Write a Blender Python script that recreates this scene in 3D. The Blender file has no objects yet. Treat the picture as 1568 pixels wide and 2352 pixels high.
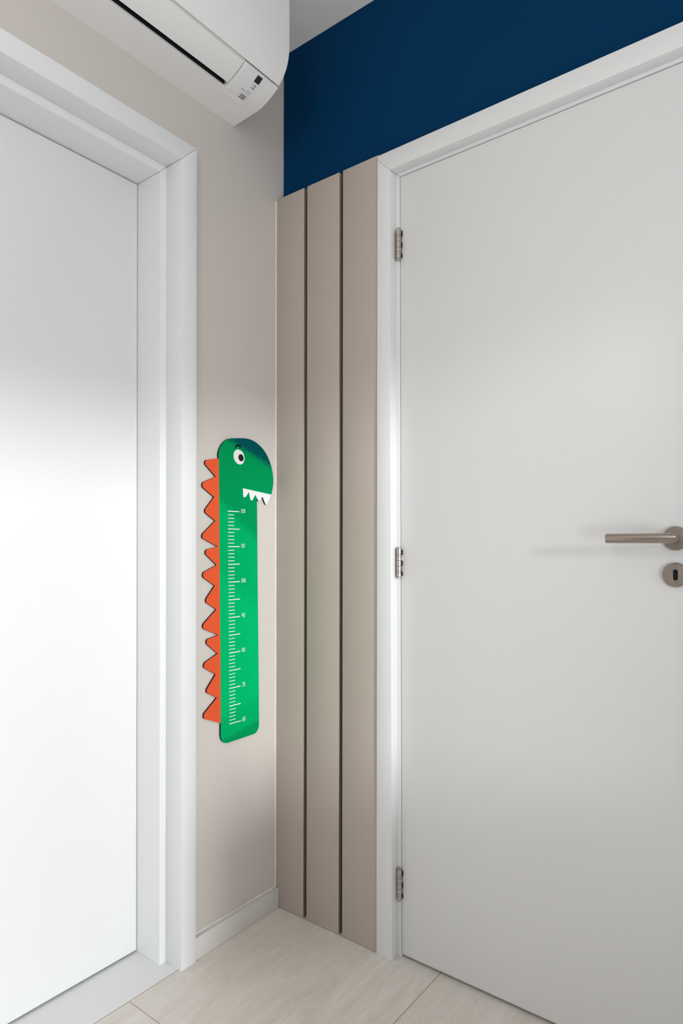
import bpy, bmesh, math, random
from mathutils import Matrix, Vector
random.seed(7)
S = bpy.context.scene
COL = S.collection

# ------------------------------------------------------------------ camera
F_PX, YAW, HORIZON, ROLL = 1487.63, 0.6557, 1252.2, 0.0013
cam_data = bpy.data.cameras.new('camera')
cam = bpy.data.objects.new('camera', cam_data)
COL.objects.link(cam)
cam.location = (1.400, -1.5164, 1.13)
cam.rotation_euler = (math.pi / 2, 0, 0)
cam.rotation_euler = (Matrix.Rotation(YAW, 3, 'Z') @ Matrix.Rotation(math.pi / 2, 3, 'X')
                      @ Matrix.Rotation(ROLL, 3, 'Z')).to_euler()
cam_data.sensor_fit = 'VERTICAL'
cam_data.sensor_height = 36
cam_data.lens = F_PX / 2352 * 36
cam_data.shift_y = (HORIZON - 1176) / 2352
cam_data.clip_start = 0.02
S.camera = cam

# ------------------------------------------------------------------ light
S.view_settings.view_transform = 'Standard'
S.view_settings.look = 'None'
S.view_settings.gamma = 1
S.view_settings.use_curve_mapping = False
S.view_settings.exposure = 0.07

ROOM_X, ROOM_Y, ROOM_Z = 3.0, -3.4, 2.6815
WIN_Y0, WIN_Y1, WIN_Z0, WIN_Z1 = -2.75, -0.64, 0.90, 2.06      # unseen window and added low opening opposite the left door, sized for the sunlight
LOW_Y = -1.25                                                  # the added low opening reaches from WIN_Y0 to here

world = bpy.data.worlds.new('world')
S.world = world
world.use_nodes = True
bg = world.node_tree.nodes['Background']
bg.inputs[0].default_value = (0.80, 0.90, 1.0, 1)
bg.inputs[1].default_value = 0.6

sun_data = bpy.data.lights.new('hazy_sun', 'SUN')
sun_data.energy = 2.0
sun_data.angle = math.radians(6)
sun_data.color = (0.95, 0.985, 1.0)
sun = bpy.data.objects.new('hazy_sun', sun_data)
COL.objects.link(sun)
sun.rotation_euler = Vector((-3.0, 0.90, -0.55)).to_track_quat('-Z', 'Y').to_euler()
sun.location = (5, -2, 3)

sky_data = bpy.data.lights.new('window_daylight', 'AREA')
sky_data.shape = 'RECTANGLE'
sky_data.size = WIN_Z1 - 0.1
sky_data.size_y = WIN_Y1 - WIN_Y0
sky_data.energy = 8
sky_data.spread = math.radians(130)
sky_data.color = (0.93, 0.97, 1.0)
sky = bpy.data.objects.new('window_daylight', sky_data)
COL.objects.link(sky)
sky.location = (ROOM_X + 0.16, (WIN_Y0 + WIN_Y1) / 2, (0.1 + WIN_Z1) / 2)
sky.rotation_euler = (0, math.pi / 2, 0)


glow_data = bpy.data.lights.new('ceiling_fill', 'AREA')      # unseen fill added to lift the ceiling and air conditioner
glow_data.shape = 'RECTANGLE'
glow_data.size = 1.0
glow_data.size_y = 1.3
glow_data.energy = 13.5
glow_data.spread = math.radians(100)
glow_data.color = (0.97, 0.985, 1.0)
glow = bpy.data.objects.new('ceiling_fill', glow_data)
COL.objects.link(glow)
glow.location = (ROOM_X + 0.30, -2.0, 0.55)
glow.rotation_euler = Vector((-1.0, 0.25, 0.62)).to_track_quat('-Z', 'Y').to_euler()

# ------------------------------------------------------------------ materials
def srgb(r, g, b):
    f = lambda c: (c / 255 / 12.92) if c / 255 <= 0.04045 else ((c / 255 + 0.055) / 1.055) ** 2.4
    return (f(r), f(g), f(b), 1)

def new_mat(name):
    m = bpy.data.materials.new(name)
    m.use_nodes = True
    n = m.node_tree
    return m, n.nodes, n.links, n.nodes['Principled BSDF']

def coat(name, col, rough=0.5, bump=0.0, scale=60.0, var=0.0, metal=0.0, spec=0.5):
    """painted or metal surface: flat colour, small colour drift, fine relief"""
    m, N, L, P = new_mat(name)
    P.inputs['Base Color'].default_value = col
    P.inputs['Roughness'].default_value = rough
    P.inputs['Metallic'].default_value = metal
    P.inputs['Specular IOR Level'].default_value = spec
    tc = N.new('ShaderNodeTexCoord')
    if var:
        nz = N.new('ShaderNodeTexNoise'); nz.inputs['Scale'].default_value = 2.5; nz.inputs['Detail'].default_value = 4
        L.new(tc.outputs['Object'], nz.inputs['Vector'])
        mx = N.new('ShaderNodeMix'); mx.data_type = 'RGBA'
        mx.inputs[6].default_value = tuple(c * (1 - var) for c in col[:3]) + (1,)
        mx.inputs[7].default_value = tuple(min(1, c * (1 + var)) for c in col[:3]) + (1,)
        L.new(nz.outputs['Fac'], mx.inputs[0]); L.new(mx.outputs[2], P.inputs['Base Color'])
    if bump:
        nb = N.new('ShaderNodeTexNoise'); nb.inputs['Scale'].default_value = scale; nb.inputs['Detail'].default_value = 5
        L.new(tc.outputs['Object'], nb.inputs['Vector'])
        b = N.new('ShaderNodeBump'); b.inputs['Strength'].default_value = bump; b.inputs['Distance'].default_value = 0.002
        L.new(nb.outputs['Fac'], b.inputs['Height']); L.new(b.outputs['Normal'], P.inputs['Normal'])
    return m

def brushed(name, col, axis_scale, rough=0.32):
    """brushed steel: grain streaks along one axis, contrast raised to imitate reflected bands"""
    m, N, L, P = new_mat(name)
    P.inputs['Metallic'].default_value = 1
    tc = N.new('ShaderNodeTexCoord'); mp = N.new('ShaderNodeMapping')
    mp.inputs['Scale'].default_value = axis_scale
    nz = N.new('ShaderNodeTexNoise'); nz.inputs['Scale'].default_value = 1; nz.inputs['Detail'].default_value = 6
    L.new(tc.outputs['Object'], mp.inputs['Vector']); L.new(mp.outputs[0], nz.inputs['Vector'])
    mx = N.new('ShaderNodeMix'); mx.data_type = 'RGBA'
    mx.inputs[6].default_value = tuple(c * 0.75 for c in col[:3]) + (1,)  # wide tone range paints in the light and dark bands of reflections
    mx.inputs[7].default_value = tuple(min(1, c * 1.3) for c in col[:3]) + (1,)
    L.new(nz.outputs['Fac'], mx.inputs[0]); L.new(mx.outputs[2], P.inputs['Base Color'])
    mr = N.new('ShaderNodeMapRange'); mr.inputs[3].default_value = rough - 0.06; mr.inputs[4].default_value = rough + 0.1
    L.new(nz.outputs['Fac'], mr.inputs[0]); L.new(mr.outputs[0], P.inputs['Roughness'])
    return m

def wood_tile(name, light, dark):
    m, N, L, P = new_mat(name)
    P.inputs['Roughness'].default_value = 0.42
    tc = N.new('ShaderNodeTexCoord'); oi = N.new('ShaderNodeObjectInfo')
    ad = N.new('ShaderNodeVectorMath'); ad.operation = 'ADD'
    sc = N.new('ShaderNodeVectorMath'); sc.operation = 'SCALE'; sc.inputs[0].default_value = (7.3, 3.1, 0); 
    L.new(oi.outputs['Random'], sc.inputs['Scale']); L.new(tc.outputs['Object'], ad.inputs[0]); L.new(sc.outputs[0], ad.inputs[1])
    def layer(scale, detail, dist, rough=0.6):
        mp = N.new('ShaderNodeMapping'); mp.inputs['Scale'].default_value = scale
        mp.inputs['Rotation'].default_value = (0, 0, math.radians(4))
        nz = N.new('ShaderNodeTexNoise'); nz.inputs['Scale'].default_value = 1
        nz.inputs['Detail'].default_value = detail; nz.inputs['Distortion'].default_value = dist; nz.inputs['Roughness'].default_value = rough
        L.new(ad.outputs[0], mp.inputs['Vector']); L.new(mp.outputs[0], nz.inputs['Vector'])
        return nz.outputs['Fac']
    fine = layer((230, 14, 1), 5, 0.6)
    broad = layer((11, 2.2, 1), 4, 1.6)
    kn = layer((26, 7, 1), 3, 2.6)
    def mul(a, b, op='MULTIPLY'):
        x = N.new('ShaderNodeMath'); x.operation = op
        for i, v in enumerate((a, b)):
            if isinstance(v, (int, float)): x.inputs[i].default_value = v
            else: L.new(v, x.inputs[i])
        return x.outputs[0]
    fac = mul(mul(fine, 0.45), mul(mul(broad, 0.6), mul(kn, 0.35), 'ADD'), 'ADD')
    rp = N.new('ShaderNodeMapRange'); rp.inputs[1].default_value = 0.50; rp.inputs[2].default_value = 0.92
    L.new(fac, rp.inputs[0])
    mx = N.new('ShaderNodeMix'); mx.data_type = 'RGBA'
    mx.inputs[6].default_value = light; mx.inputs[7].default_value = dark
    L.new(rp.outputs[0], mx.inputs[0]); L.new(mx.outputs[2], P.inputs['Base Color'])
    b = N.new('ShaderNodeBump'); b.inputs['Strength'].default_value = 0.12; b.inputs['Distance'].default_value = 0.001
    L.new(fine, b.inputs['Height']); L.new(b.outputs['Normal'], P.inputs['Normal'])
    return m

M_DOOR = coat('white_lacquer', (0.80, 0.80, 0.795, 1), 0.38, 0.03, 40)
M_TRIM = coat('white_trim_paint', (0.80, 0.805, 0.81, 1), 0.42, 0.05, 60)
M_WALL = coat('beige_wall_paint', (0.63, 0.585, 0.54, 1), 0.6, 0.10, 90, 0.015)
M_SLAT = coat('taupe_slat_paint', (0.50, 0.435, 0.385, 1), 0.65, 0.06, 120, 0.015, 0, 0.25)
M_EDGE = coat('slat_edge_shade', (0.21, 0.18, 0.155, 1), 0.8, 0.15, 200, 0.03, 0, 0.2)  # taupe darkened to stand in for shade inside the slat gaps
M_BLUE = coat('navy_wall_paint', (0.0003, 0.038, 0.112, 1), 0.7, 0.10, 90, 0.02, 0, 0.06)
M_WHITE = coat('white_wall_paint', (0.86, 0.855, 0.845, 1), 0.6, 0.10, 90)
M_CEIL = coat('ceiling_paint', (0.90, 0.87, 0.838, 1), 0.8, 0.05, 80)
M_BASE = coat('baseboard_paint', (0.70, 0.67, 0.64, 1), 0.45, 0.04, 60)
M_CAULK = coat('white_caulk', (0.82, 0.80, 0.77, 1), 0.5, 0.2, 200)
M_TILE = wood_tile('wood_look_tile', (0.86, 0.815, 0.76, 1), (0.69, 0.63, 0.565, 1))
M_SILL = coat('plain_grey_tile', (0.80, 0.80, 0.80, 1), 0.4, 0.05, 30, 0.03)
M_GROUT = coat('grout', (0.46, 0.39, 0.33, 1), 0.9, 0.2, 300)
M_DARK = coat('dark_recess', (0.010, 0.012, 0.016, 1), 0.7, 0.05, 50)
M_AC = coat('air_conditioner_plastic', (0.87, 0.865, 0.855, 1), 0.36, 0.02, 200)
M_ACP = coat('control_panel_plastic', (0.84, 0.84, 0.855, 1), 0.42, 0.02, 200)
M_SCREEN = coat('display_glass', (0.022, 0.019, 0.019, 1), 0.25, 0.01, 50)
M_INK = coat('grey_print', (0.11, 0.105, 0.10, 1), 0.5, 0.01, 50)
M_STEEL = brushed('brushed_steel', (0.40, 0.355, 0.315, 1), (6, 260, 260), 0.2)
M_STEELR = brushed('satin_steel_disc', (0.36, 0.315, 0.28, 1), (60, 60, 60), 0.42)
M_HINGE = brushed('hinge_steel', (0.52, 0.47, 0.43, 1), (500, 500, 20), 0.3)
M_BLACK = coat('board_edge_black', (0.014, 0.012, 0.011, 1), 0.6, 0.05, 200, 0, 0, 0.15)
M_ORANGE = coat('orange_print', srgb(224, 90, 52), 0.6, 0.02, 200, 0, 0, 0.1)
M_WHITEP = coat('white_print', (0.82, 0.82, 0.83, 1), 0.55, 0.01, 200)
M_NAVYP = coat('navy_print', (0.001, 0.004, 0.018, 1), 0.55, 0.01, 200, 0, 0, 0.1)
M_PUPIL = coat('black_print', (0.016, 0.014, 0.014, 1), 0.5, 0.01, 200, 0, 0, 0.15)

def speckled_print():
    """flat print of three greens and a teal crown meeting in sprayed speckle"""
    m, N, L, P = new_mat('green_speckled_print')
    P.inputs['Roughness'].default_value = 0.6; P.inputs['Specular IOR Level'].default_value = 0.03
    tc = N.new('ShaderNodeTexCoord'); sp = N.new('ShaderNodeSeparateXYZ'); L.new(tc.outputs['Object'], sp.inputs[0])
    nz = N.new('ShaderNodeTexNoise'); nz.inputs['Scale'].default_value = 420; nz.inputs['Detail'].default_value = 1.5
    L.new(tc.outputs['Object'], nz.inputs['Vector'])
    def math_(op, a, b):
        x = N.new('ShaderNodeMath'); x.operation = op
        for i, v in enumerate((a, b)):
            if isinstance(v, (int, float)): x.inputs[i].default_value = v
            else: L.new(v, x.inputs[i])
        return x.outputs[0]
    noise = math_('SUBTRACT', nz.outputs['Fac'], 0.5)
    def above(y0, z0, y1, z1, amp, sign=1):
        """1 above the slanted line (world y, z), edge broken up by speckle of the given reach"""
        k = (z1 - z0) / (y1 - y0)
        y0, z0 = y0 - CH[1], z0 - CH[2]
        line = math_('ADD', math_('MULTIPLY', math_('SUBTRACT', sp.outputs['Y'], y0), k), z0)
        d = math_('SUBTRACT', sp.outputs['Z'], line)
        d = math_('MULTIPLY', d, sign)
        return math_('GREATER_THAN', math_('ADD', d, math_('MULTIPLY', noise, amp)), 0)
    c1, c2, c3, teal = srgb(0, 145, 83), srgb(0, 169, 99), srgb(0, 181, 106), srgb(0, 79, 83)
    def mix(col_a, fac, col_b):
        x = N.new('ShaderNodeMix'); x.data_type = 'RGBA'
        if isinstance(col_a, tuple): x.inputs[6].default_value = col_a
        else: L.new(col_a, x.inputs[6])
        x.inputs[7].default_value = col_b
        L.new(fac, x.inputs[0]); return x.outputs[2]
    c = mix(c3, above(-0.27, 1.05, -0.115, 0.94, 0.22), c2)
    c = mix(c, above(-0.27, 0.635, -0.115, 0.668, 0.10, -1), c2)
    c = mix(c, above(-0.27, 1.255, -0.12, 1.145, 0.14), c1)
    c = mix(c, above(-0.25, 0.574, -0.12, 0.600, 0.06, -1), c1)
    c = mix(c, above(-0.245, 1.436, -0.062, 1.372, 0.075), teal)
    L.new(c, P.inputs['Base Color'])
    return m

# ------------------------------------------------------------------ mesh helpers
def finish(name, bm, mats, parent=None, smooth=False, loc=None):
    """links the bmesh (world coordinates) as one object; its origin goes to loc or to the parent's"""
    bmesh.ops.recalc_face_normals(bm, faces=bm.faces)
    ploc = Vector((0, 0, 0)); q = parent
    while q is not None:
        ploc += q.location; q = q.parent
    org = Vector(loc) if loc is not None else ploc
    bmesh.ops.translate(bm, verts=bm.verts, vec=-org)
    me = bpy.data.meshes.new(name)
    bm.to_mesh(me); bm.free()
    for m in (mats if isinstance(mats, (list, tuple)) else [mats]): me.materials.append(m)
    if smooth:
        for p in me.polygons: p.use_smooth = True
        me.set_sharp_from_angle(angle=math.radians(32))
    o = bpy.data.objects.new(name, me)
    COL.objects.link(o)
    o.parent = parent
    o.location = org - ploc
    return o

def empty(name, loc, parent=None):
    o = bpy.data.objects.new(name, None); COL.objects.link(o)
    o.empty_display_size = 0.05
    ploc = Vector((0, 0, 0)); q = parent
    while q is not None:
        ploc += q.location; q = q.parent
    o.location = Vector(loc) - ploc; o.parent = parent
    return o

def tag(o, label, cat=None, kind=None, group=None):
    o['label'] = label
    if cat: o['category'] = cat
    if kind: o['kind'] = kind
    if group: o['group'] = group
    return o

def hexa(bm, b, t, mi=0):
    """closed block from a bottom quad and a top quad (matching order)"""
    vb = [bm.verts.new(p) for p in b]; vt = [bm.verts.new(p) for p in t]
    fs = [bm.faces.new(vb[::-1]), bm.faces.new(vt)]
    for i in range(4):
        fs.append(bm.faces.new((vb[i], vb[(i + 1) % 4], vt[(i + 1) % 4], vt[i])))
    for f in fs: f.material_index = mi
    return fs

def box(bm, x0, x1, y0, y1, z0, z1, mi=0):
    return hexa(bm, [(x0, y0, z0), (x1, y0, z0), (x1, y1, z0), (x0, y1, z0)],
                [(x0, y0, z1), (x1, y0, z1), (x1, y1, z1), (x0, y1, z1)], mi)

def bevel(bm, w, seg=2):
    bmesh.ops.bevel(bm, geom=[e for e in bm.edges], offset=w, segments=seg, affect='EDGES', profile=0.5, clamp_overlap=True)

def boxo(name, x0, x1, y0, y1, z0, z1, mat, parent=None, bev=0.0, loc=None):
    bm = bmesh.new(); box(bm, x0, x1, y0, y1, z0, z1)
    bmesh.ops.recalc_face_normals(bm, faces=bm.faces)
    if bev: bevel(bm, bev)
    return finish(name, bm, mat, parent, smooth=bool(bev), loc=loc)

def slab_x(bm, pts, x0, x1, front=0, side=0):
    """outline in (y, z) extruded from x0 (back) to x1 (front)"""
    a = [bm.verts.new((x0, y, z)) for y, z in pts]; b = [bm.verts.new((x1, y, z)) for y, z in pts]
    f = bm.faces.new(b); f.material_index = front
    g = bm.faces.new(a[::-1]); g.material_index = side
    n = len(pts)
    for i in range(n):
        s = bm.faces.new((a[i], a[(i + 1) % n], b[(i + 1) % n], b[i])); s.material_index = side

def extr_y(bm, pts, y0, y1, mi=0):
    """outline in (x, z) extruded along y"""
    a = [bm.verts.new((x, y0, z)) for x, z in pts]; b = [bm.verts.new((x, y1, z)) for x, z in pts]
    fs = [bm.faces.new(a), bm.faces.new(b[::-1])]
    n = len(pts)
    for i in range(n): fs.append(bm.faces.new((a[i], a[(i + 1) % n], b[(i + 1) % n], b[i])))
    for f in fs: f.material_index = mi

def lathe(bm, prof, c, axis, n=40):
    """profile of (radius, height) turned round an axis through c"""
    rot = Vector((0, 0, 1)).rotation_difference(Vector(axis)).to_matrix()
    rings = []
    for r, h in prof:
        if r < 1e-6: rings.append([bm.verts.new(Vector(c) + rot @ Vector((0, 0, h)))])
        else: rings.append([bm.verts.new(Vector(c) + rot @ Vector((r * math.cos(2 * math.pi * k / n), r * math.sin(2 * math.pi * k / n), h))) for k in range(n)])
    for A, B in zip(rings, rings[1:]):
        if len(A) == 1 and len(B) == 1: continue
        for k in range(n):
            k2 = (k + 1) % n
            if len(A) == 1: bm.faces.new((A[0], B[k2], B[k]))
            elif len(B) == 1: bm.faces.new((A[k], A[k2], B[0]))
            else: bm.faces.new((A[k], A[k2], B[k2], B[k]))

def catmull(pts, n=4):
    out = []
    for i in range(len(pts) - 1):
        p0 = pts[max(i - 1, 0)]; p1 = pts[i]; p2 = pts[i + 1]; p3 = pts[min(i + 2, len(pts) - 1)]
        for k in range(n):
            t = k / n
            out.append(tuple(0.5 * (2 * p1[j] + (p2[j] - p0[j]) * t + (2 * p0[j] - 5 * p1[j] + 4 * p2[j] - p3[j]) * t * t
                                    + (3 * p1[j] - p0[j] - 3 * p2[j] + p3[j]) * t ** 3) for j in range(2)))
    out.append(tuple(pts[-1])); return out

# ------------------------------------------------------------------ setting
# floor: grout bed with separate tiles; the threshold of the left doorway is a plain tile
floor = boxo('floor', -0.35, ROOM_X, ROOM_Y, 0.22, -0.06, -0.0009, M_GROUT, loc=(0, 0, 0))
tag(floor, 'pale wood-look tiled floor', kind='structure')
XE = [0.0065, 0.5655, 1.1655, 1.7655, 2.3655, 2.9985]
YE = [0.20, 0.003, -0.5645, -1.1645, -1.7645, -2.3645, -2.9645, -3.398]
G = 0.0014
shapes = {}
for i in range(len(XE) - 1):
    for j in range(len(YE) - 1):
        w, d = round(XE[i + 1] - XE[i] - 2 * G, 4), round(YE[j] - YE[j + 1] - 2 * G, 4)
        c = ((XE[i] + XE[i + 1]) / 2, (YE[j] + YE[j + 1]) / 2, -0.008)
        if (w, d) not in shapes:
            bm = bmesh.new(); box(bm, c[0] - w / 2, c[0] + w / 2, c[1] - d / 2, c[1] + d / 2, -0.008, 0.0)
            bmesh.ops.recalc_face_normals(bm, faces=bm.faces); bevel(bm, 0.0006, 1)
            o = finish('floor_tile', bm, M_TILE, floor, loc=c)
            shapes[(w, d)] = o.data
        else:
            o = bpy.data.objects.new('floor_tile', shapes[(w, d)]); COL.objects.link(o)
            o.parent = floor; o.location = c
sill = boxo('threshold_tile', -0.34, 0.0065 - G, -1.32, -0.40, -0.008, 0.0, M_SILL, floor, 0.0006)
sill['label'] = 'plain light grey threshold tile'

ceil = boxo('ceiling', -0.2, ROOM_X + 0.2, ROOM_Y - 0.2, 0.2, ROOM_Z, ROOM_Z + 0.1, M_CEIL)
tag(ceil, 'plain off-white painted ceiling', kind='structure')

# left wall (beige) with a doorway recess, right wall (navy) with a doorway recess
LD0, LD1 = -0.40, -1.32            # left rough opening in y
bm = bmesh.new()
box(bm, -0.35, 0, LD0, 0.22, 0, ROOM_Z)
box(bm, -0.35, 0, LD1, LD0, 2.17, ROOM_Z)
box(bm, -0.35, 0, ROOM_Y, LD1, 0, ROOM_Z)
box(bm, -0.35, -0.25, LD1, LD0, 0.0, 2.17)
wall_left = tag(finish('wall_left', bm, M_WALL), 'beige painted wall with a white doorway', kind='structure')
RD0, RD1 = 0.41, 1.24
bm = bmesh.new()
box(bm, 0, RD0, 0, 0.2, 0, ROOM_Z)
box(bm, RD0, RD1, 0, 0.2, 2.175, ROOM_Z)
box(bm, RD1, ROOM_X, 0, 0.2, 0, ROOM_Z)
box(bm, RD0, RD1, 0.12, 0.2, 0, 2.175)
wall_right = tag(finish('wall_right', bm, M_BLUE), 'deep navy blue painted wall', kind='structure')
wall_back = tag(boxo('wall_back', -0.2, ROOM_X, ROOM_Y - 0.15, ROOM_Y, 0, ROOM_Z, M_WHITE), 'white wall behind the camera', kind='structure')
bm = bmesh.new()
box(bm, ROOM_X, ROOM_X + 0.15, ROOM_Y - 0.15, WIN_Y0, 0, ROOM_Z)
box(bm, ROOM_X, ROOM_X + 0.15, WIN_Y1, 0.2, 0, ROOM_Z)
box(bm, ROOM_X, ROOM_X + 0.15, WIN_Y0, LOW_Y, 0, 0.04)
box(bm, ROOM_X, ROOM_X + 0.15, LOW_Y, WIN_Y1, 0, WIN_Z0)
box(bm, ROOM_X, ROOM_X + 0.15, WIN_Y0, WIN_Y1, WIN_Z1, ROOM_Z)
tag(finish('wall_front', bm, M_WHITE), 'white window wall facing the left doorway', kind='structure')
# unseen window and an added low opening, cut to shape the sun patch
def glazed(name, y0, y1, z0, z1, label):
    w = tag(empty(name, (ROOM_X + 0.07, (y0 + y1) / 2, z0)), label, kind='structure')
    bm = bmesh.new()
    for a, b_ in ((y0, y0 + 0.025), (y1 - 0.025, y1)): box(bm, ROOM_X + 0.05, ROOM_X + 0.10, a, b_, z0, z1)
    for a, b_ in ((z0, z0 + 0.05), (z1 - 0.05, z1)): box(bm, ROOM_X + 0.05, ROOM_X + 0.10, y0 + 0.025, y1 - 0.025, a, b_)
    finish('window_frame', bm, M_TRIM, w)
    boxo('pane', ROOM_X + 0.072, ROOM_X + 0.078, y0 + 0.025, y1 - 0.025, z0 + 0.05, z1 - 0.05, gm, w)
gm, GN, GL, GP = new_mat('window_glass')
tr = GN.new('ShaderNodeBsdfTransparent'); gl = GN.new('ShaderNodeBsdfGlossy'); gl.inputs['Roughness'].default_value = 0.02
ms = GN.new('ShaderNodeMixShader'); ms.inputs[0].default_value = 0.06
GL.new(tr.outputs[0], ms.inputs[1]); GL.new(gl.outputs[0], ms.inputs[2])
GL.new(ms.outputs[0], GN['Material Output'].inputs[0])
glazed('window_1', LOW_Y, WIN_Y1, WIN_Z0, WIN_Z1, 'white framed window facing the left doorway')
glazed('added_window', WIN_Y0, LOW_Y, 0.04, WIN_Z1, 'unseen glazed opening added to let sun reach the lower left door')
# unseen glowing globe on a stem, added to fill the room with light
FILL_AT = (1.0, -2.0, 2.20)
cl = tag(empty('fill_globe', FILL_AT), 'unseen glowing globe added as room fill', 'fill light')
bm = bmesh.new(); lathe(bm, [(0, 0.0), (0.012, 0.0), (0.012, ROOM_Z - FILL_AT[2] - 0.02), (0.05, ROOM_Z - FILL_AT[2] - 0.02), (0.05, ROOM_Z - FILL_AT[2] - 0.0005), (0, ROOM_Z - FILL_AT[2] - 0.0005)], FILL_AT, (0, 0, 1), 24)
finish('stem', bm, M_TRIM, cl, True)
lm_, LN, LL, LP = new_mat('fill_globe_glow')
LP.inputs['Base Color'].default_value = (0.9, 0.9, 0.9, 1)
LP.inputs['Emission Color'].default_value = (1.0, 0.985, 0.965, 1)
LP.inputs['Emission Strength'].default_value = 19
bm = bmesh.new(); bmesh.ops.create_uvsphere(bm, u_segments=24, v_segments=12, radius=0.13)
bmesh.ops.translate(bm, verts=bm.verts, vec=Vector(FILL_AT)); finish('globe', bm, lm_, cl, True)

# ------------------------------------------------------------------ left doorway
LC, LJ, LDX = 0.0203, -0.0461, -0.1461     # casing front, jamb front, door face (x)
G0, G1, G2 = -0.3662, -0.4157, -0.4356     # casing outer, casing inner, jamb inner (y)
HL, HA, HB = 2.2024, 2.1530, 2.1327
YM = (G2 - 1.255) / 2                      # door centre in y
mir = lambda y: 2 * YM - y
t1 = tag(empty('trim_1', (0, YM, 0)), 'white stepped door casing on the beige wall', kind='structure')
def mitred(name, parent, a0, a1, h0, h1, d0, d1, mat, bev, horizontal_axis, s=1):
    """one leg: outer edge a0 up to height h0, inner edge a1 up to h1; depth d0..d1"""
    bm = bmesh.new()
    P = (lambda a, d, z: (d, a, z)) if horizontal_axis == 'y' else (lambda a, d, z: (a, d, z))
    hexa(bm, [P(a0, d0, 0), P(a1, d0, 0), P(a1, d1, 0), P(a0, d1, 0)], [P(a0, d0, h0), P(a1, d0, h1), P(a1, d1, h1), P(a0, d1, h0)])
    bmesh.ops.recalc_face_normals(bm, faces=bm.faces); bevel(bm, bev)
    return finish(name, bm, mat, parent, True)
e = 0.0003
for f in (lambda y: y, mir):
    mitred('casing_leg', t1, f(G0), f(G1), HL - e, HA - e, LJ, LC, M_TRIM, 0.0014, 'y')
    mitred('jamb_leg', t1, f(G1 + 0.014), f(G2), HA + 0.014 - e, HB - e, -0.25, LJ, M_TRIM, 0.0012, 'y')
def head_y(name, o0, o1, h0, h1, d0, d1, bev):
    bm = bmesh.new()
    hexa(bm, [(d0, o1, h1 + e), (d1, o1, h1 + e), (d1, mir(o1), h1 + e), (d0, mir(o1), h1 + e)],
         [(d0, o0, h0 + e), (d1, o0, h0 + e), (d1, mir(o0), h0 + e), (d0, mir(o0), h0 + e)])
    bmesh.ops.recalc_face_normals(bm, faces=bm.faces); bevel(bm, bev)
    return finish(name, bm, M_TRIM, t1, True)
head_y('casing_head', G0, G1, HL, HA, LJ, LC, 0.0014)
head_y('jamb_head', G1 + 0.014, G2, HA + 0.014, HB, -0.25, LJ, 0.0012)
d1 = tag(empty('door_1', (LDX, YM, 0)), 'bright white flush door set deep in the casing on the beige wall', kind='structure')
boxo('door_leaf', LDX - 0.038, LDX, mir(G2 - 0.0022), G2 - 0.0022, 0.006, HB - 0.003, M_DOOR, d1, 0.0012)

# ------------------------------------------------------------------ right doorway (frame leans slightly)
RC, RJ = -0.0378, -0.0066
CO, HC = 0.3856, 2.2054
E1B, E1T, E2B, E2T = 0.4375, 0.4265, 0.4475, 0.4385
HAR, HD = 2.154, 2.1454
XR2, XR1, XRO = 1.205, 1.215, 1.262
t2 = tag(empty('trim_2', (0.82, 0, 0)), 'white door casing beside the taupe wall slats', kind='structure')
def legx(name, b0, b1, t0, t1_, h0, h1, y0, y1, bev):
    bm = bmesh.new()
    hexa(bm, [(b0, y0, 0), (b1, y0, 0), (b1, y1, 0), (b0, y1, 0)], [(t0, y0, h0), (t1_, y0, h1), (t1_, y1, h1), (t0, y1, h0)])
    bmesh.ops.recalc_face_normals(bm, faces=bm.faces); bevel(bm, bev)
    return finish(name, bm, M_TRIM, t2, True)
legx('casing_leg', CO, E1B, CO, E1T, HAR + (E1T - CO) - e, HAR - e, RC, RJ, 0.0012)
legx('casing_leg', XR1, XRO, XR1, XRO, HAR - e, HC - e, RC, RJ, 0.0012)
legx('jamb_leg', E1B - 0.02, E2B, E2T - 0.022, E2T, HD + 0.022 - e, HD - e, RJ, 0.11, 0.0008)
legx('jamb_leg', XR2, XR1 + 0.012, XR2, XR1 + 0.012, HD - e, HD + 0.02 - e, RJ, 0.11, 0.0008)
def headx(name, a0, a1, b0, b1, z0, z1, zl, y0, y1, bev):
    """head from x a0..a1 at its lower edge z0 and b0..b1 at its top z1; zl is where the mitre starts at the left"""
    bm = bmesh.new()
    pts = [(a0, z0), (a1, z0), (b1, z1), (b0, z1)] + ([(b0, zl)] if zl else [])
    A = [bm.verts.new((x, y0, z)) for x, z in pts]; B = [bm.verts.new((x, y1, z)) for x, z in pts]
    bm.faces.new(A); bm.faces.new(B[::-1]); n = len(pts)
    for i in range(n): bm.faces.new((A[i], A[(i + 1) % n], B[(i + 1) % n], B[i]))
    bmesh.ops.recalc_face_normals(bm, faces=bm.faces); bevel(bm, bev)
    return finish(name, bm, M_TRIM, t2, True)
headx('casing_head', E1T, XR1, CO, XRO, HAR + e, HC, HAR + (E1T - CO) + e, RC, RJ, 0.0012)
headx('jamb_head', E2T, XR2, E2T - 0.022, XR2 + 0.022, HD + e, HD + 0.022 + e, None, RJ, 0.11, 0.0008)

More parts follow.
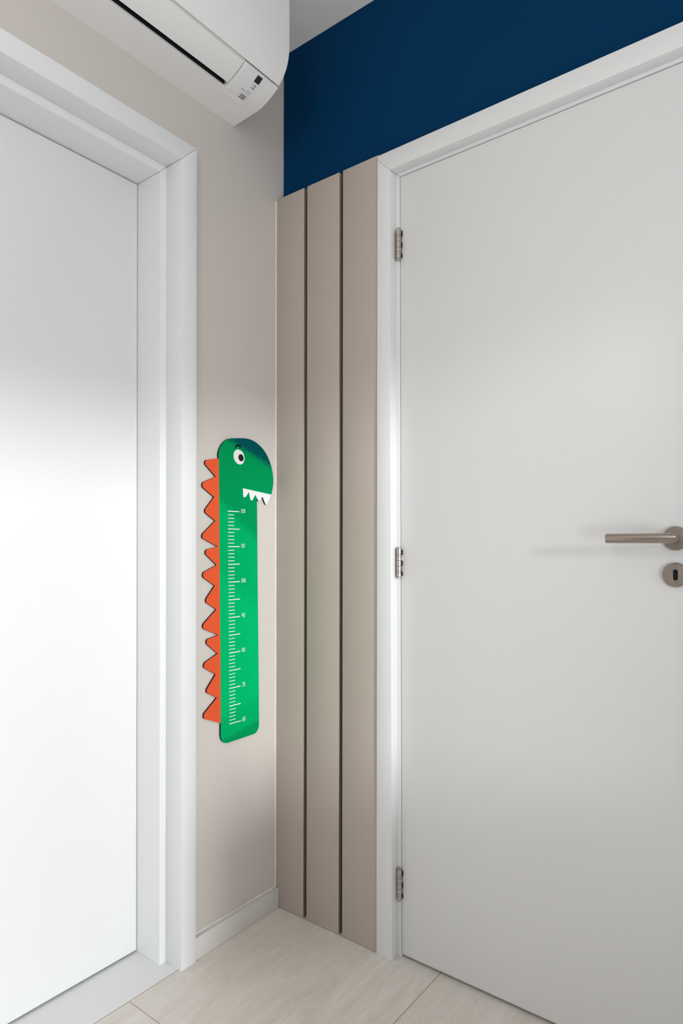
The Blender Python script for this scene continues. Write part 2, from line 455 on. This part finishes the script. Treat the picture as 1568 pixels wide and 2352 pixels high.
d2 = tag(empty('door_2', (0.82, RJ, 0)), 'white flush door with three steel hinges and a lever handle', kind='structure')
bm = bmesh.new()
DB0, DT0, DX1 = E2B + 0.0022, E2T + 0.0022, XR2 - 0.0022
hexa(bm, [(DB0, RJ, 0.0095), (DX1, RJ, 0.0095), (DX1, 0.034, 0.0095), (DB0, 0.034, 0.0095)],
     [(DT0, RJ, HD - 0.003), (DX1, RJ, HD - 0.003), (DX1, 0.034, HD - 0.003), (DT0, 0.034, HD - 0.003)])
bmesh.ops.recalc_face_normals(bm, faces=bm.faces); bevel(bm, 0.0012)
finish('door_leaf', bm, M_DOOR, d2, True)
boxo('door_stop', 0.45, 1.20, 0.036, 0.11, 0.0, 0.004, M_GROUT, d2)

# hinges: five knuckles with two bearing rings between two leaves
def hinge(z0, z1, x):
    R = 0.0066; y = RJ - 0.0075
    h = empty('hinge', (x, y, z0), d2)
    H = z1 - z0
    marks = [0, 0.03, 0.165, 0.235, 0.385, 0.565, 0.705, 0.775, 0.97, 1]
    for k in range(9):
        a, b_ = z0 + H * marks[k], z0 + H * marks[k + 1]
        nm = 'pin_cap' if k in (0, 8) else ('bearing_ring' if k in (2, 6) else 'knuckle')
        r = R * (0.9 if nm == 'pin_cap' else 0.97 if nm == 'bearing_ring' else 1)
        c = 0.0006
        bm = bmesh.new()
        lathe(bm, [(0, a + 0.0002), (r - c, a + 0.0002), (r, a + c), (r, b_ - c), (r - c, b_ - 0.0002), (0, b_ - 0.0002)], (x, y, 0), (0, 0, 1), 24)
        finish(nm, bm, M_HINGE, h, True)
    boxo('leaf_plate', x + 0.0015, x + 0.0076, RJ - 0.0014, RJ + 0.001, z0 + H * 0.07, z1 - H * 0.05, M_HINGE, h, 0.0003)
    for a, b_ in ((0.07, 0.20), (0.40, 0.555), (0.75, 0.92)):
        boxo('leaf_cutout', x + 0.0052, x + 0.0080, RJ - 0.0022, RJ - 0.0003, z0 + H * a, z0 + H * b_, M_DARK, h)
    boxo('leaf_plate', x - 0.0112, x - 0.003, RJ - 0.005, RJ + 0.0005, z0 + H * 0.02, z1 - H * 0.02, M_HINGE, h, 0.0003)
    return h
hinge(1.9125, 1.999, 0.4405)
hinge(1.0405, 1.1245, 0.4428)
hinge(0.157, 0.2455, 0.4455)

# lever handle and key escutcheon
HX, HZ, KZ = 1.1268, 1.1452, 1.0685
hd = empty('lever_handle', (HX, RJ, HZ), d2)
bm = bmesh.new(); lathe(bm, [(0, -0.001), (0.0252, -0.001), (0.0252, 0.0068), (0.0238, 0.0082), (0.0, 0.0084)], (HX, RJ, HZ), (0, -1, 0), 64)
finish('rose', bm, M_STEELR, hd, True)
R = 0.0105; YL = RJ - 0.052
bm = bmesh.new(); n = 40
A, B = [], []
for k in range(n):
    u, v = R * math.cos(2 * math.pi * k / n), R * math.sin(2 * math.pi * k / n)
    A.append(bm.verts.new((HX + u, RJ - 0.0084, HZ + v)))
    B.append(bm.verts.new((HX + u, YL - u, HZ + v)))          # mitre plane
for k in range(n): bm.faces.new((A[k], A[(k + 1) % n], B[(k + 1) % n], B[k]))
bm.faces.new(A); bm.faces.new(B[::-1])
finish('neck', bm, M_STEELR, hd, True)
bm = bmesh.new(); rings = []
for xx, rr in ((None, R), (1.0018, R), (0.9999, R - 0.0006), (0.9992, R - 0.002)):
    ring = []
    for k in range(n):
        u, v = rr * math.cos(2 * math.pi * k / n), rr * math.sin(2 * math.pi * k / n)
        ring.append(bm.verts.new(((HX + u) if xx is None else xx, YL - u, HZ + v)))
    rings.append(ring)
for Q, W in zip(rings, rings[1:]):
    for k in range(n): bm.faces.new((Q[k], Q[(k + 1) % n], W[(k + 1) % n], W[k]))
bm.faces.new(rings[-1]); bm.faces.new(rings[0][::-1])
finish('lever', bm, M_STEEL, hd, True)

es = empty('key_escutcheon', (HX, RJ, KZ), d2)
bm = bmesh.new(); n = 64
def slot_pt(a, hw, hh):
    cz = math.copysign(hh - hw, math.sin(a)) if abs(math.sin(a)) > 1e-9 else 0
    return hw * math.cos(a), cz + hw * math.sin(a)
loops = []
for r_, d in ((0.0254, -0.001), (0.0254, 0.0068), (0.0240, 0.0082)):
    loops.append([bm.verts.new((HX + r_ * math.cos(2 * math.pi * (k + .5) / n), RJ - d, KZ + r_ * math.sin(2 * math.pi * (k + .5) / n))) for k in range(n)])
for d, gfac in ((0.0084, 1.12), (0.0078, 1.0), (0.0012, 1.0)):
    lp = []
    for k in range(n):
        sx, sz = slot_pt(2 * math.pi * (k + .5) / n, 0.0047 * gfac, 0.0112 * (1 + (gfac - 1) * 0.45))
        lp.append(bm.verts.new((HX + sx, RJ - d, KZ + sz)))
    loops.append(lp)
for Q, W in zip(loops, loops[1:]):
    for k in range(n): bm.faces.new((Q[k], Q[(k + 1) % n], W[(k + 1) % n], W[k]))
finish('plate', bm, M_STEELR, es, True)
bm = bmesh.new(); ps = [slot_pt(2 * math.pi * (k + .5) / n, 0.0047, 0.0112) for k in range(n)]
A = [bm.verts.new((HX + a, RJ - 0.0014, KZ + b_)) for a, b_ in ps]; B = [bm.verts.new((HX + a, RJ - 0.0002, KZ + b_)) for a, b_ in ps]
bm.faces.new(A); bm.faces.new(B[::-1])
for k in range(n): bm.faces.new((A[k], A[(k + 1) % n], B[(k + 1) % n], B[k]))
finish('keyhole', bm, M_DARK, es)

# ------------------------------------------------------------------ taupe wall slats
SY, SH = -0.0337, 2.2107
sl = tag(empty('slat_panelling', (0.19, 0, 0)), 'three taupe vertical wall slats between the corner and the right door', 'wall panelling')
for a, b_, t_ in ((0.0005, 0.1146, 0.0), (0.1271, 0.2500, 0.0), (0.2627, 0.3852, 0.0)):
    o = boxo('slat', a, b_, SY, -0.0004, 0.0012, SH, M_SLAT, sl, 0.0012)
    o.data.materials.append(M_EDGE)                                # gap shade put into the colour of the side faces
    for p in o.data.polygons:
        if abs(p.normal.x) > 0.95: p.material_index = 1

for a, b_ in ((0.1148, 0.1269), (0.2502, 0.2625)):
    boxo('gap_shade_strip', a, b_, -0.016, -0.0004, 0.0012, SH - 0.002, M_DARK, sl)  # dark strips added to deepen the shade between slats

# ------------------------------------------------------------------ baseboard and caulk line
BT = 0.0151
bb = boxo('baseboard_left', 0.0, BT, G0 + 0.0004, SY - 0.0006, 0.0004, 0.061, M_BASE, None, 0.0012, loc=(0, -0.2, 0))
tag(bb, 'short off-white baseboard in the corner', kind='structure')
bm = bmesh.new()
zs = [0.062 + i * (2.2065 - 0.062) / 60 for i in range(61)]
prev = None
for z in zs:
    w = 0.0021 + random.uniform(-0.0004, 0.0004)
    ring = [bm.verts.new(p) for p in ((0.0, SY, z), (w, SY, z), (w * 0.72, SY - w * 0.72, z), (0.0, SY - w, z))]
    if prev:
        for k in range(4): bm.faces.new((prev[k], prev[(k + 1) % 4], ring[(k + 1) % 4], ring[k]))
    else: bm.faces.new(ring)
    prev = ring
bm.faces.new(prev[::-1])
tag(finish('trim_3', bm, M_CAULK, None, True, loc=(0, SY, 0.062)), 'thin white caulk line where the first slat meets the wall', kind='structure')
bm = bmesh.new(); prev = None
for i in range(41):
    y = G0 + (SY - G0) * i / 40
    w = 0.0016 + random.uniform(-0.0005, 0.0009)
    ring = [bm.verts.new(p) for p in ((0.0, y, 0.061), (w, y, 0.061), (w * 0.7, y, 0.061 + w * 0.7), (0.0, y, 0.061 + w * 1.3))]
    if prev:
        for k in range(4): bm.faces.new((prev[k], prev[(k + 1) % 4], ring[(k + 1) % 4], ring[k]))
    else: bm.faces.new(ring)
    prev = ring
bm.faces.new(prev[::-1])
tag(finish('trim_4', bm, M_CAULK, None, True, loc=(0, -0.2, 0.061)), 'thin uneven caulk bead along the top of the baseboard', kind='structure')

# ------------------------------------------------------------------ growth chart shaped as a dinosaur
CH = (0.0, -0.2, 0.56)
M_GREEN = speckled_print()
BODY = [(-0.2748,1.3749),(-0.2765,1.3837),(-0.2753,1.3933),(-0.2716,1.4032),(-0.2641,1.4155),(-0.2541,1.4262),(-0.2439,1.4329),(-0.2311,1.4374),(-0.2051,1.4414),(-0.1784,1.4449),(-0.1594,1.4453),(-0.1401,1.4428),(-0.1204,1.4363),(-0.1005,1.4246),(-0.0831,1.4093),(-0.0684,1.3883),(-0.058,1.3646),(-0.0529,1.3403),(-0.0523,1.3217),(-0.0558,1.3029),(-0.0608,1.286),(-0.1236,1.2915),(-0.1229,1.266),(-0.1213,1.1454),(-0.1197,1.0142),(-0.118,0.9257),(-0.1165,0.8338),(-0.1143,0.6956),(-0.1131,0.5897),(-0.1147,0.5785),(-0.1202,0.5694),(-0.1282,0.5644),(-0.1378,0.5627),(-0.2323,0.5613),(-0.2468,0.5626),(-0.2569,0.5679),(-0.2641,0.5782),(-0.2667,0.5929),(-0.2659,0.6235),(-0.268,0.8518),(-0.271,1.0498),(-0.2734,1.2765)]
CREST = [(-0.2748,1.3756),(-0.3191,1.3666),(-0.3231,1.3638),(-0.325,1.3581),(-0.3226,1.3524),(-0.2858,1.3226),(-0.3297,1.3045),(-0.3332,1.3011),(-0.3342,1.2946),(-0.332,1.2889),(-0.2918,1.2646),(-0.3224,1.2308),(-0.3243,1.2252),(-0.3224,1.2188),(-0.2873,1.1981),(-0.3323,1.1614),(-0.3346,1.1549),(-0.333,1.1485),(-0.279,1.1254),(-0.3179,1.1175),(-0.3218,1.1135),(-0.3222,1.107),(-0.3198,1.1024),(-0.2822,1.0732),(-0.3281,1.0551),(-0.3311,1.05),(-0.3316,1.0445),(-0.3288,1.0389),(-0.2889,1.0153),(-0.3178,0.9832),(-0.321,0.976),(-0.3191,0.9696),(-0.2832,0.9482),(-0.3285,0.9125),(-0.3312,0.9065),(-0.3306,0.9001),(-0.3271,0.897),(-0.276,0.8753),(-0.3148,0.8675),(-0.3184,0.863),(-0.3184,0.8567),(-0.3162,0.8529),(-0.2787,0.823),(-0.3234,0.8047),(-0.3278,0.798),(-0.3277,0.7917),(-0.325,0.7881),(-0.2856,0.7651),(-0.316,0.7308),(-0.3187,0.7239),(-0.316,0.7178),(-0.2808,0.6985),(-0.3267,0.6634),(-0.3286,0.6554),(-0.3275,0.6499),(-0.3226,0.6468),(-0.2659,0.6235),(-0.268,0.8518),(-0.271,1.0498),(-0.2734,1.2765)]
TEETH = [(-0.1817,1.2973),(-0.0615,1.286),(-0.0688,1.2724),(-0.0785,1.2568),(-0.0824,1.2536),(-0.0867,1.255),(-0.0902,1.2603),(-0.1002,1.2776),(-0.1094,1.266),(-0.1135,1.2628),(-0.1179,1.2642),(-0.1235,1.2719),(-0.1301,1.2816),(-0.1403,1.2669),(-0.144,1.2633),(-0.1477,1.2631),(-0.1508,1.2663),(-0.1538,1.2754),(-0.1566,1.2881),(-0.1687,1.2739),(-0.1741,1.2708),(-0.1786,1.2716),(-0.1803,1.2765)]
EYE = [(-0.1753,1.388),(-0.1752,1.3831),(-0.1763,1.3785),(-0.1784,1.3743),(-0.1814,1.3708),(-0.1853,1.3682),(-0.1897,1.3665),(-0.1945,1.3659),(-0.1994,1.3664),(-0.2042,1.3679),(-0.2086,1.3705),(-0.2124,1.3738),(-0.2155,1.3779),(-0.2176,1.3824),(-0.2188,1.3872),(-0.2188,1.392),(-0.2178,1.3966),(-0.2157,1.4007),(-0.2128,1.4042),(-0.209,1.4069),(-0.2046,1.4086),(-0.1999,1.4093),(-0.195,1.4088),(-0.1902,1.4074),(-0.1857,1.4049),(-0.1818,1.4015),(-0.1786,1.3975),(-0.1764,1.3929)]
PUPIL = [(-0.1789,1.3867),(-0.1789,1.3843),(-0.1794,1.3821),(-0.1805,1.38),(-0.182,1.3782),(-0.1839,1.3769),(-0.186,1.376),(-0.1883,1.3756),(-0.1907,1.3758),(-0.193,1.3765),(-0.1951,1.3777),(-0.1969,1.3793),(-0.1984,1.3812),(-0.1994,1.3834),(-0.1999,1.3858),(-0.1998,1.3881),(-0.1993,1.3904),(-0.1983,1.3924),(-0.1968,1.3942),(-0.1949,1.3955),(-0.1928,1.3964),(-0.1905,1.3968),(-0.1881,1.3967),(-0.1858,1.396),(-0.1837,1.3948),(-0.1818,1.3932),(-0.1804,1.3913),(-0.1794,1.3891)]
BROW = [(-0.2152,1.4104),(-0.2125,1.4159),(-0.2082,1.4207),(-0.202,1.4235),(-0.195,1.4239),(-0.1896,1.4213),(-0.1861,1.4156),(-0.1878,1.4151),(-0.1923,1.4174),(-0.1985,1.4188),(-0.2047,1.4175),(-0.2096,1.4143),(-0.2131,1.4103)]

TH = 0.0065
ch = tag(empty('growth_chart', CH), 'green dinosaur growth chart with orange back spikes on the beige wall', 'growth chart')
outline = catmull(BODY[:21], 5) + BODY[21:29] + catmull(BODY[28:39], 4)[1:] + BODY[39:]
bm = bmesh.new(); slab_x(bm, outline, 0.0006, TH, 0, 1); o = finish('body_board', bm, [M_GREEN, M_BLACK], ch)
o['label'] = 'green board with head and ruler'
bm = bmesh.new(); slab_x(bm, CREST, 0.0006, TH, 0, 1); o = finish('spike_crest', bm, [M_ORANGE, M_BLACK], ch)
o['label'] = 'orange zigzag back spikes'
bm = bmesh.new(); slab_x(bm, TEETH, 0.0006, TH + 0.0002, 0, 1); o = finish('teeth', bm, [M_WHITEP, M_BLACK], ch)
o['label'] = 'row of white pointed teeth'
bm = bmesh.new(); slab_x(bm, EYE, TH - 0.001, TH + 0.0003); o = finish('eye', bm, M_WHITEP, ch)
bm = bmesh.new(); slab_x(bm, PUPIL, TH - 0.0008, TH + 0.0005); finish('pupil', bm, M_PUPIL, o)
bm = bmesh.new(); slab_x(bm, BROW, TH - 0.001, TH + 0.0003); finish('eyebrow', bm, M_NAVYP, ch)
tick_mesh = {}
for i in range(61):
    u = i / 60
    z = 0.6142 + u * (1.2275 - 0.6142)
    y0 = -0.2336 + u * (-0.2408 + 0.2336)
    long_ = i % 5 == 0
    if long_ not in tick_mesh:
        wd, ht = (0.0452, 0.0013) if long_ else (0.0246, 0.0010)
        bm = bmesh.new(); c = 0.0006
        slab_x(bm, [(y0, z - ht + c), (y0 + c, z - ht), (y0 + wd - c, z - ht), (y0 + wd, z - ht + c), (y0 + wd, z + ht - c), (y0 + wd - c, z + ht), (y0 + c, z + ht), (y0, z + ht - c)], TH - 0.0005, TH + 0.0003)
        o = finish('tick_mark', bm, M_WHITEP, ch, loc=(0, y0, z)); tick_mesh[long_] = o.data
    else:
        o = bpy.data.objects.new('tick_mark', tick_mesh[long_]); COL.objects.link(o)
        o.parent = ch; o.location = (0, y0 - CH[1], z - CH[2])
def arc(cx, cy, rx, ry, a0, a1, n=14):
    return [(cx + rx * math.cos(math.radians(a0 + (a1 - a0) * k / n)), cy + ry * math.sin(math.radians(a0 + (a1 - a0) * k / n))) for k in range(n + 1)]
DIG = {'0': [arc(.5, .5, .42, .5, 0, 360, 20)], '1': [[(.5, 1), (.5, 0)]],
       '2': [arc(.5, .70, .36, .30, 160, -30, 12) + [(.1, .02), (.95, .05)]],
       '6': [[(.75, .98), (.42, .75), (.16, .42)] + arc(.5, .28, .36, .28, 160, 520, 18)],
       '7': [[(.05, .93), (.9, .98), (.38, 0)]],
       '8': [arc(.5, .74, .30, .26, -90, 270, 16), arc(.5, .25, .38, .25, 90, 450, 16)],
       '9': [arc(.45, .70, .33, .28, 0, 360, 16) + [(.80, .40), (.84, 0)]]}
WID = {'1': .22}
def stroke(bm, pts, w, x0, x1):
    for i_, ((a, b_), (c, d)) in enumerate(zip(pts, pts[1:])):
        x1 += 0.000012
        L_ = math.hypot(c - a, d - b_)
        if L_ < 1e-7: continue
        tx, ty = (c - a) / L_ * w * 0.5, (d - b_) / L_ * w * 0.5
        q = [(a - tx - ty, b_ - ty + tx), (a - tx + ty, b_ - ty - tx), (c + tx + ty, d + ty - tx), (c + tx - ty, d + ty + tx)]
        slab_x(bm, q, x0, x1)
for num in (60, 70, 80, 90, 100, 110, 120):
    u = (num - 60) / 60
    z = 0.6142 + u * (1.2275 - 0.6142) + 0.0028
    y = -0.1828 + u * (-0.1885 + 0.1828)
    hgt = 0.0122 - u * 0.0015
    bm = bmesh.new(); x = y; dw = 0.0056
    for chn in str(num):
        wch = dw * (0.42 if chn == '1' else 1)
        for pl in DIG[chn]:
            stroke(bm, [(x + a * wch, z - hgt / 2 + b_ * hgt) for a, b_ in pl], 0.0011, TH - 0.0004, TH + 0.0003)
        x += wch + 0.0014
    finish('numeral', bm, M_WHITEP, ch)['label'] = 'white numeral %d' % num

# ------------------------------------------------------------------ split air conditioner
AY, AY1 = -0.2153, -1.035                    # right end, left end (y)
AZ1 = 2.640
PA, PB, PE = (0.0, 2.3475), (0.0975, 2.3526), (0.1791, 2.3862)
tx, tz = PE[0] - PB[0], PE[1] - PB[1]; tl = math.hypot(tx, tz)
nx, nz_ = tz / tl, -tx / tl
def strip(s, out=0.0):
    """point on the curved lower front, s 0 at the rear seam and 1 at the front panel"""
    off = 0.0052 * 4 * s * (1 - s) + out
    return (PB[0] + tx * s + nx * off, PB[1] + tz * s + nz_ * off)
FRONT = catmull([(0.1806, 2.3876), (0.1944, 2.4012), (0.2082, 2.4224), (0.2158, 2.4459), (0.2188, 2.4694), (0.2193, 2.5097), (0.2193, 2.5567), (0.2186, 2.60), (0.2150, 2.628)], 4)
SL_R, SL_L = -0.3385, -0.975                 # louver opening ends
ac = tag(empty('air_conditioner', (0, (AY + AY1) / 2, PA[1])), 'white split air conditioner high on the beige wall', 'air conditioner')
SEG = [i / 10 for i in range(11)]
bm = bmesh.new()
core_back = [(0.0004, PA[1]), (PB[0], PB[1]), (PB[0] - 0.004, PB[1] + 0.035), (0.130, 2.445), (0.150, 2.452), (0.196, 2.452), (0.208, 2.47), (0.208, 2.625), (0.19, AZ1), (0.0004, AZ1)]
extr_y(bm, core_back, SL_L, SL_R)                                  # middle, open to the front below
end_prof = [(0.0004, PA[1])] + [strip(s) for s in SEG if s < 0.93] + [strip(0.968), strip(0.975, -0.006), (0.1700, 2.396), (0.185, 2.412), (0.203, 2.427), (0.208, 2.45), (0.208, 2.625), (0.19, AZ1), (0.0004, AZ1)]
extr_y(bm, end_prof, SL_R, AY + 0.0006)
extr_y(bm, end_prof, AY1 + 0.0006, SL_L)
extr_y(bm, [strip(0.90, -0.0062), strip(0.97, -0.0062), (0.186, 2.402), (0.192, 2.42), (0.180, 2.42), (0.168, 2.402)], SL_L, SL_R)   # lip above the louver
finish('chassis', bm, M_AC, ac, True)
# air outlet: dark lining behind the louver
bm = bmesh.new()
extr_y(bm, [(PB[0] - 0.0032, PB[1] + 0.006), (PB[0] - 0.0035, PB[1] + 0.034), (0.131, 2.4435), (0.151, 2.4505), (0.196, 2.4505), (0.184, 2.41), (0.170, 2.40), (0.169, 2.405), (0.18, 2.44), (0.148, 2.44), (0.135, 2.435), (PB[0] + 0.002, PB[1] + 0.032), (PB[0] + 0.0008, PB[1] + 0.006)], SL_L + 0.0005, SL_R - 0.0005)
finish('air_outlet', bm, M_DARK, ac)
for k in range(9):                                                 # upright vanes in the outlet
    y = SL_R - 0.05 - k * 0.066
    bm = bmesh.new(); extr_y(bm, [(0.112, 2.370), (0.160, 2.395), (0.160, 2.43), (0.112, 2.395)], y - 0.0009, y + 0.0009)
    finish('vane', bm, M_INK, ac)
# front panel
bm = bmesh.new()
inner = [(x - (0.0045 if i < 4 else 0.0075), z + (0.0035 if i < 8 else 0)) for i, (x, z) in enumerate(FRONT)]
ptop = [(0.196, AZ1 - 0.001)]
extr_y(bm, FRONT + ptop + inner[::-1], AY1, AY)
finish('front_panel', bm, M_AC, ac, True)['label'] = 'smooth white curved front panel'
# louver: curved flap a little below its frame
SLV = [0.19 + i * (0.955 - 0.19) / 10 for i in range(11)]
bm = bmesh.new()
outer = [strip(s, 0.0015) for s in SLV]; inn = [strip(s, -0.0028) for s in SLV]
extr_y(bm, outer + inn[::-1], SL_L + 0.003, SL_R - 0.0035)
bmesh.ops.recalc_face_normals(bm, faces=bm.faces)
finish('louver', bm, M_AC, ac, True)['label'] = 'white hinged louver flap'
# control strip
cs = []
bm = bmesh.new()
SC = [0.02 + i * 0.942 / 10 for i in range(11)]
extr_y(bm, [strip(s, 0.0007) for s in SC] + [strip(s, -0.001) for s in SC[::-1]], -0.3300, -0.2630)
cp = finish('control_panel', bm, M_ACP, ac, True)
def patch(name, s0, s1, y0, y1, mat, parent, out=0.0011, thick=0.0008, n=3):
    bm = bmesh.new(); ss = [s0 + (s1 - s0) * i / n for i in range(n + 1)]
    extr_y(bm, [strip(s, out) for s in ss] + [strip(s, out - thick) for s in ss[::-1]], y0, y1)
    return finish(name, bm, mat, parent)
patch('display', 0.690, 0.908, -0.2868, -0.2692, M_SCREEN, cp)
def frame_patch(name, s0, s1, y0, y1, t, ts, parent):
    bm = bmesh.new()
    def q(sa, sb, ya, yb): extr_y(bm, [strip(sa, .0011), strip(sb, .0011), strip(sb, .0004), strip(sa, .0004)], ya, yb)
    q(s0, s0 + ts, y0, y1); q(s1 - ts, s1, y0, y1); q(s0 + ts, s1 - ts, y0, y0 + t); q(s0 + ts, s1 - ts, y1 - t, y1)
    return finish(name, bm, M_INK, parent)
frame_patch('power_button', 0.252, 0.358, -0.2835, -0.2722, 0.0006, 0.008, cp)
frame_patch('timer_button', 0.572, 0.626, -0.2778, -0.2722, 0.0012, 0.014, cp)
frame_patch('timer_button', 0.480, 0.534, -0.2778, -0.2722, 0.0012, 0.014, cp)
patch('timer_mark', 0.598, 0.607, -0.2850, -0.2812, M_INK, cp, n=1)
bm = bmesh.new()                                                   # small clock symbol
for r0, r1 in ((0.0017, 0.0022),):
    n = 20
    for k in range(n):
        a, b_ = 2 * math.pi * k / n, 2 * math.pi * (k + 1) / n
        P4 = [(r, t_) for r, t_ in ((r0, a), (r1, a), (r1, b_), (r0, b_))]
        vs = []
        for r, t_ in P4:
            x_, z_ = strip(0.506 + r * math.cos(t_) / tl, 0.0011); vs.append(bm.verts.new((x_, -0.2831 + r * math.sin(t_), z_)))
        bm.faces.new(vs)
for (ya, sa, yb, sb) in ((-0.0003, 0, 0.0003, 0.018), (-0.0003, 0, 0.0012, 0.005)):
    bm.faces.new([bm.verts.new((strip(0.506 + s_, 0.0011)[0], -0.2831 + y_, strip(0.506 + s_, 0.0011)[1])) for y_, s_ in ((ya, sa), (yb, sa), (yb, sb), (ya, sb))])
finish('clock_mark', bm, M_INK, cp)
for s_ in (0.158, 0.100, 0.042):
    patch('sensor_slot', s_ - 0.012, s_ + 0.012, -0.2905, -0.2717, M_DARK, cp, n=1)
# ON/OFF lettering beside the power button, drawn as strokes
LET = {'O': [arc(.5, .5, .42, .5, 0, 360, 14)], 'N': [[(.08, 0), (.08, 1), (.92, 0), (.92, 1)]], '/': [[(.1, 0), (.9, 1)]], 'F': [[(.1, 0), (.1, 1), (.9, 1)], [(.1, .52), (.75, .52)]]}
bm = bmesh.new(); x = -0.3028; lw = 0.0021
for chn in 'ON/OFF':
    for pl in LET[chn]:
        pts = [(x + a * lw, b_) for a, b_ in pl]
        for (a, b_), (c, d) in zip(pts, pts[1:]):
            za, zc = b_ * 0.0030, d * 0.0030
            L_ = math.hypot(c - a, zc - za); w = 0.00042
            ux, uz = (c - a) / L_ * w / 2, (zc - za) / L_ * w / 2
            vs = []
            for yy, hh in ((a - ux - uz, za - uz + ux), (a - ux + uz, za - uz - ux), (c + ux + uz, zc + uz - ux), (c + ux - uz, zc + uz + ux)):
                px, pz = strip(0.283 + hh / tl, 0.0009); vs.append(bm.verts.new((px, yy, pz)))
            bm.faces.new(vs)
    x += lw + 0.0005
finish('on_off_lettering', bm, M_INK, cp)
# moulded covers on the underside
def under(name, pts, h=0.0005):
    bm = bmesh.new()
    zf = lambda x_: PA[1] + (PB[1] - PA[1]) * x_ / PB[0]
    A = [bm.verts.new((x_, y_, zf(x_) + 0.0005)) for x_, y_ in pts]; B = [bm.verts.new((x_, y_, zf(x_) - h)) for x_, y_ in pts]
    bm.faces.new(A); bm.faces.new(B[::-1]); n = len(pts)
    for k in range(n): bm.faces.new((A[k], A[(k + 1) % n], B[(k + 1) % n], B[k]))
    return finish(name, bm, M_AC, ac)
cov = [(0.0015, -0.2885), (0.0050, -0.2870)] + [(a, b_) for a, b_ in catmull([(0.0200, -0.2868), (0.0350, -0.2845), (0.0455, -0.2780), (0.0505, -0.2690), (0.0512, -0.2540), (0.0474, -0.2398), (0.0361, -0.2275), (0.0200, -0.2240)], 3)] + [(0.0015, -0.2235)]
under('pipe_cover', cov)
under('screw_cover', [(0.0755, -0.3326), (0.0755, -0.2622), (0.0840, -0.2622), (0.0840, -0.3326)])
under('hook_tab', [(0.0075, -0.3751), (0.0075, -0.3545), (0.0105, -0.3545), (0.0105, -0.3751)])
under('drain_cap', [(0.075 + 0.004 * math.cos(k), -0.62 + 0.004 * math.sin(k)) for k in [i * math.pi / 6 for i in range(12)]])
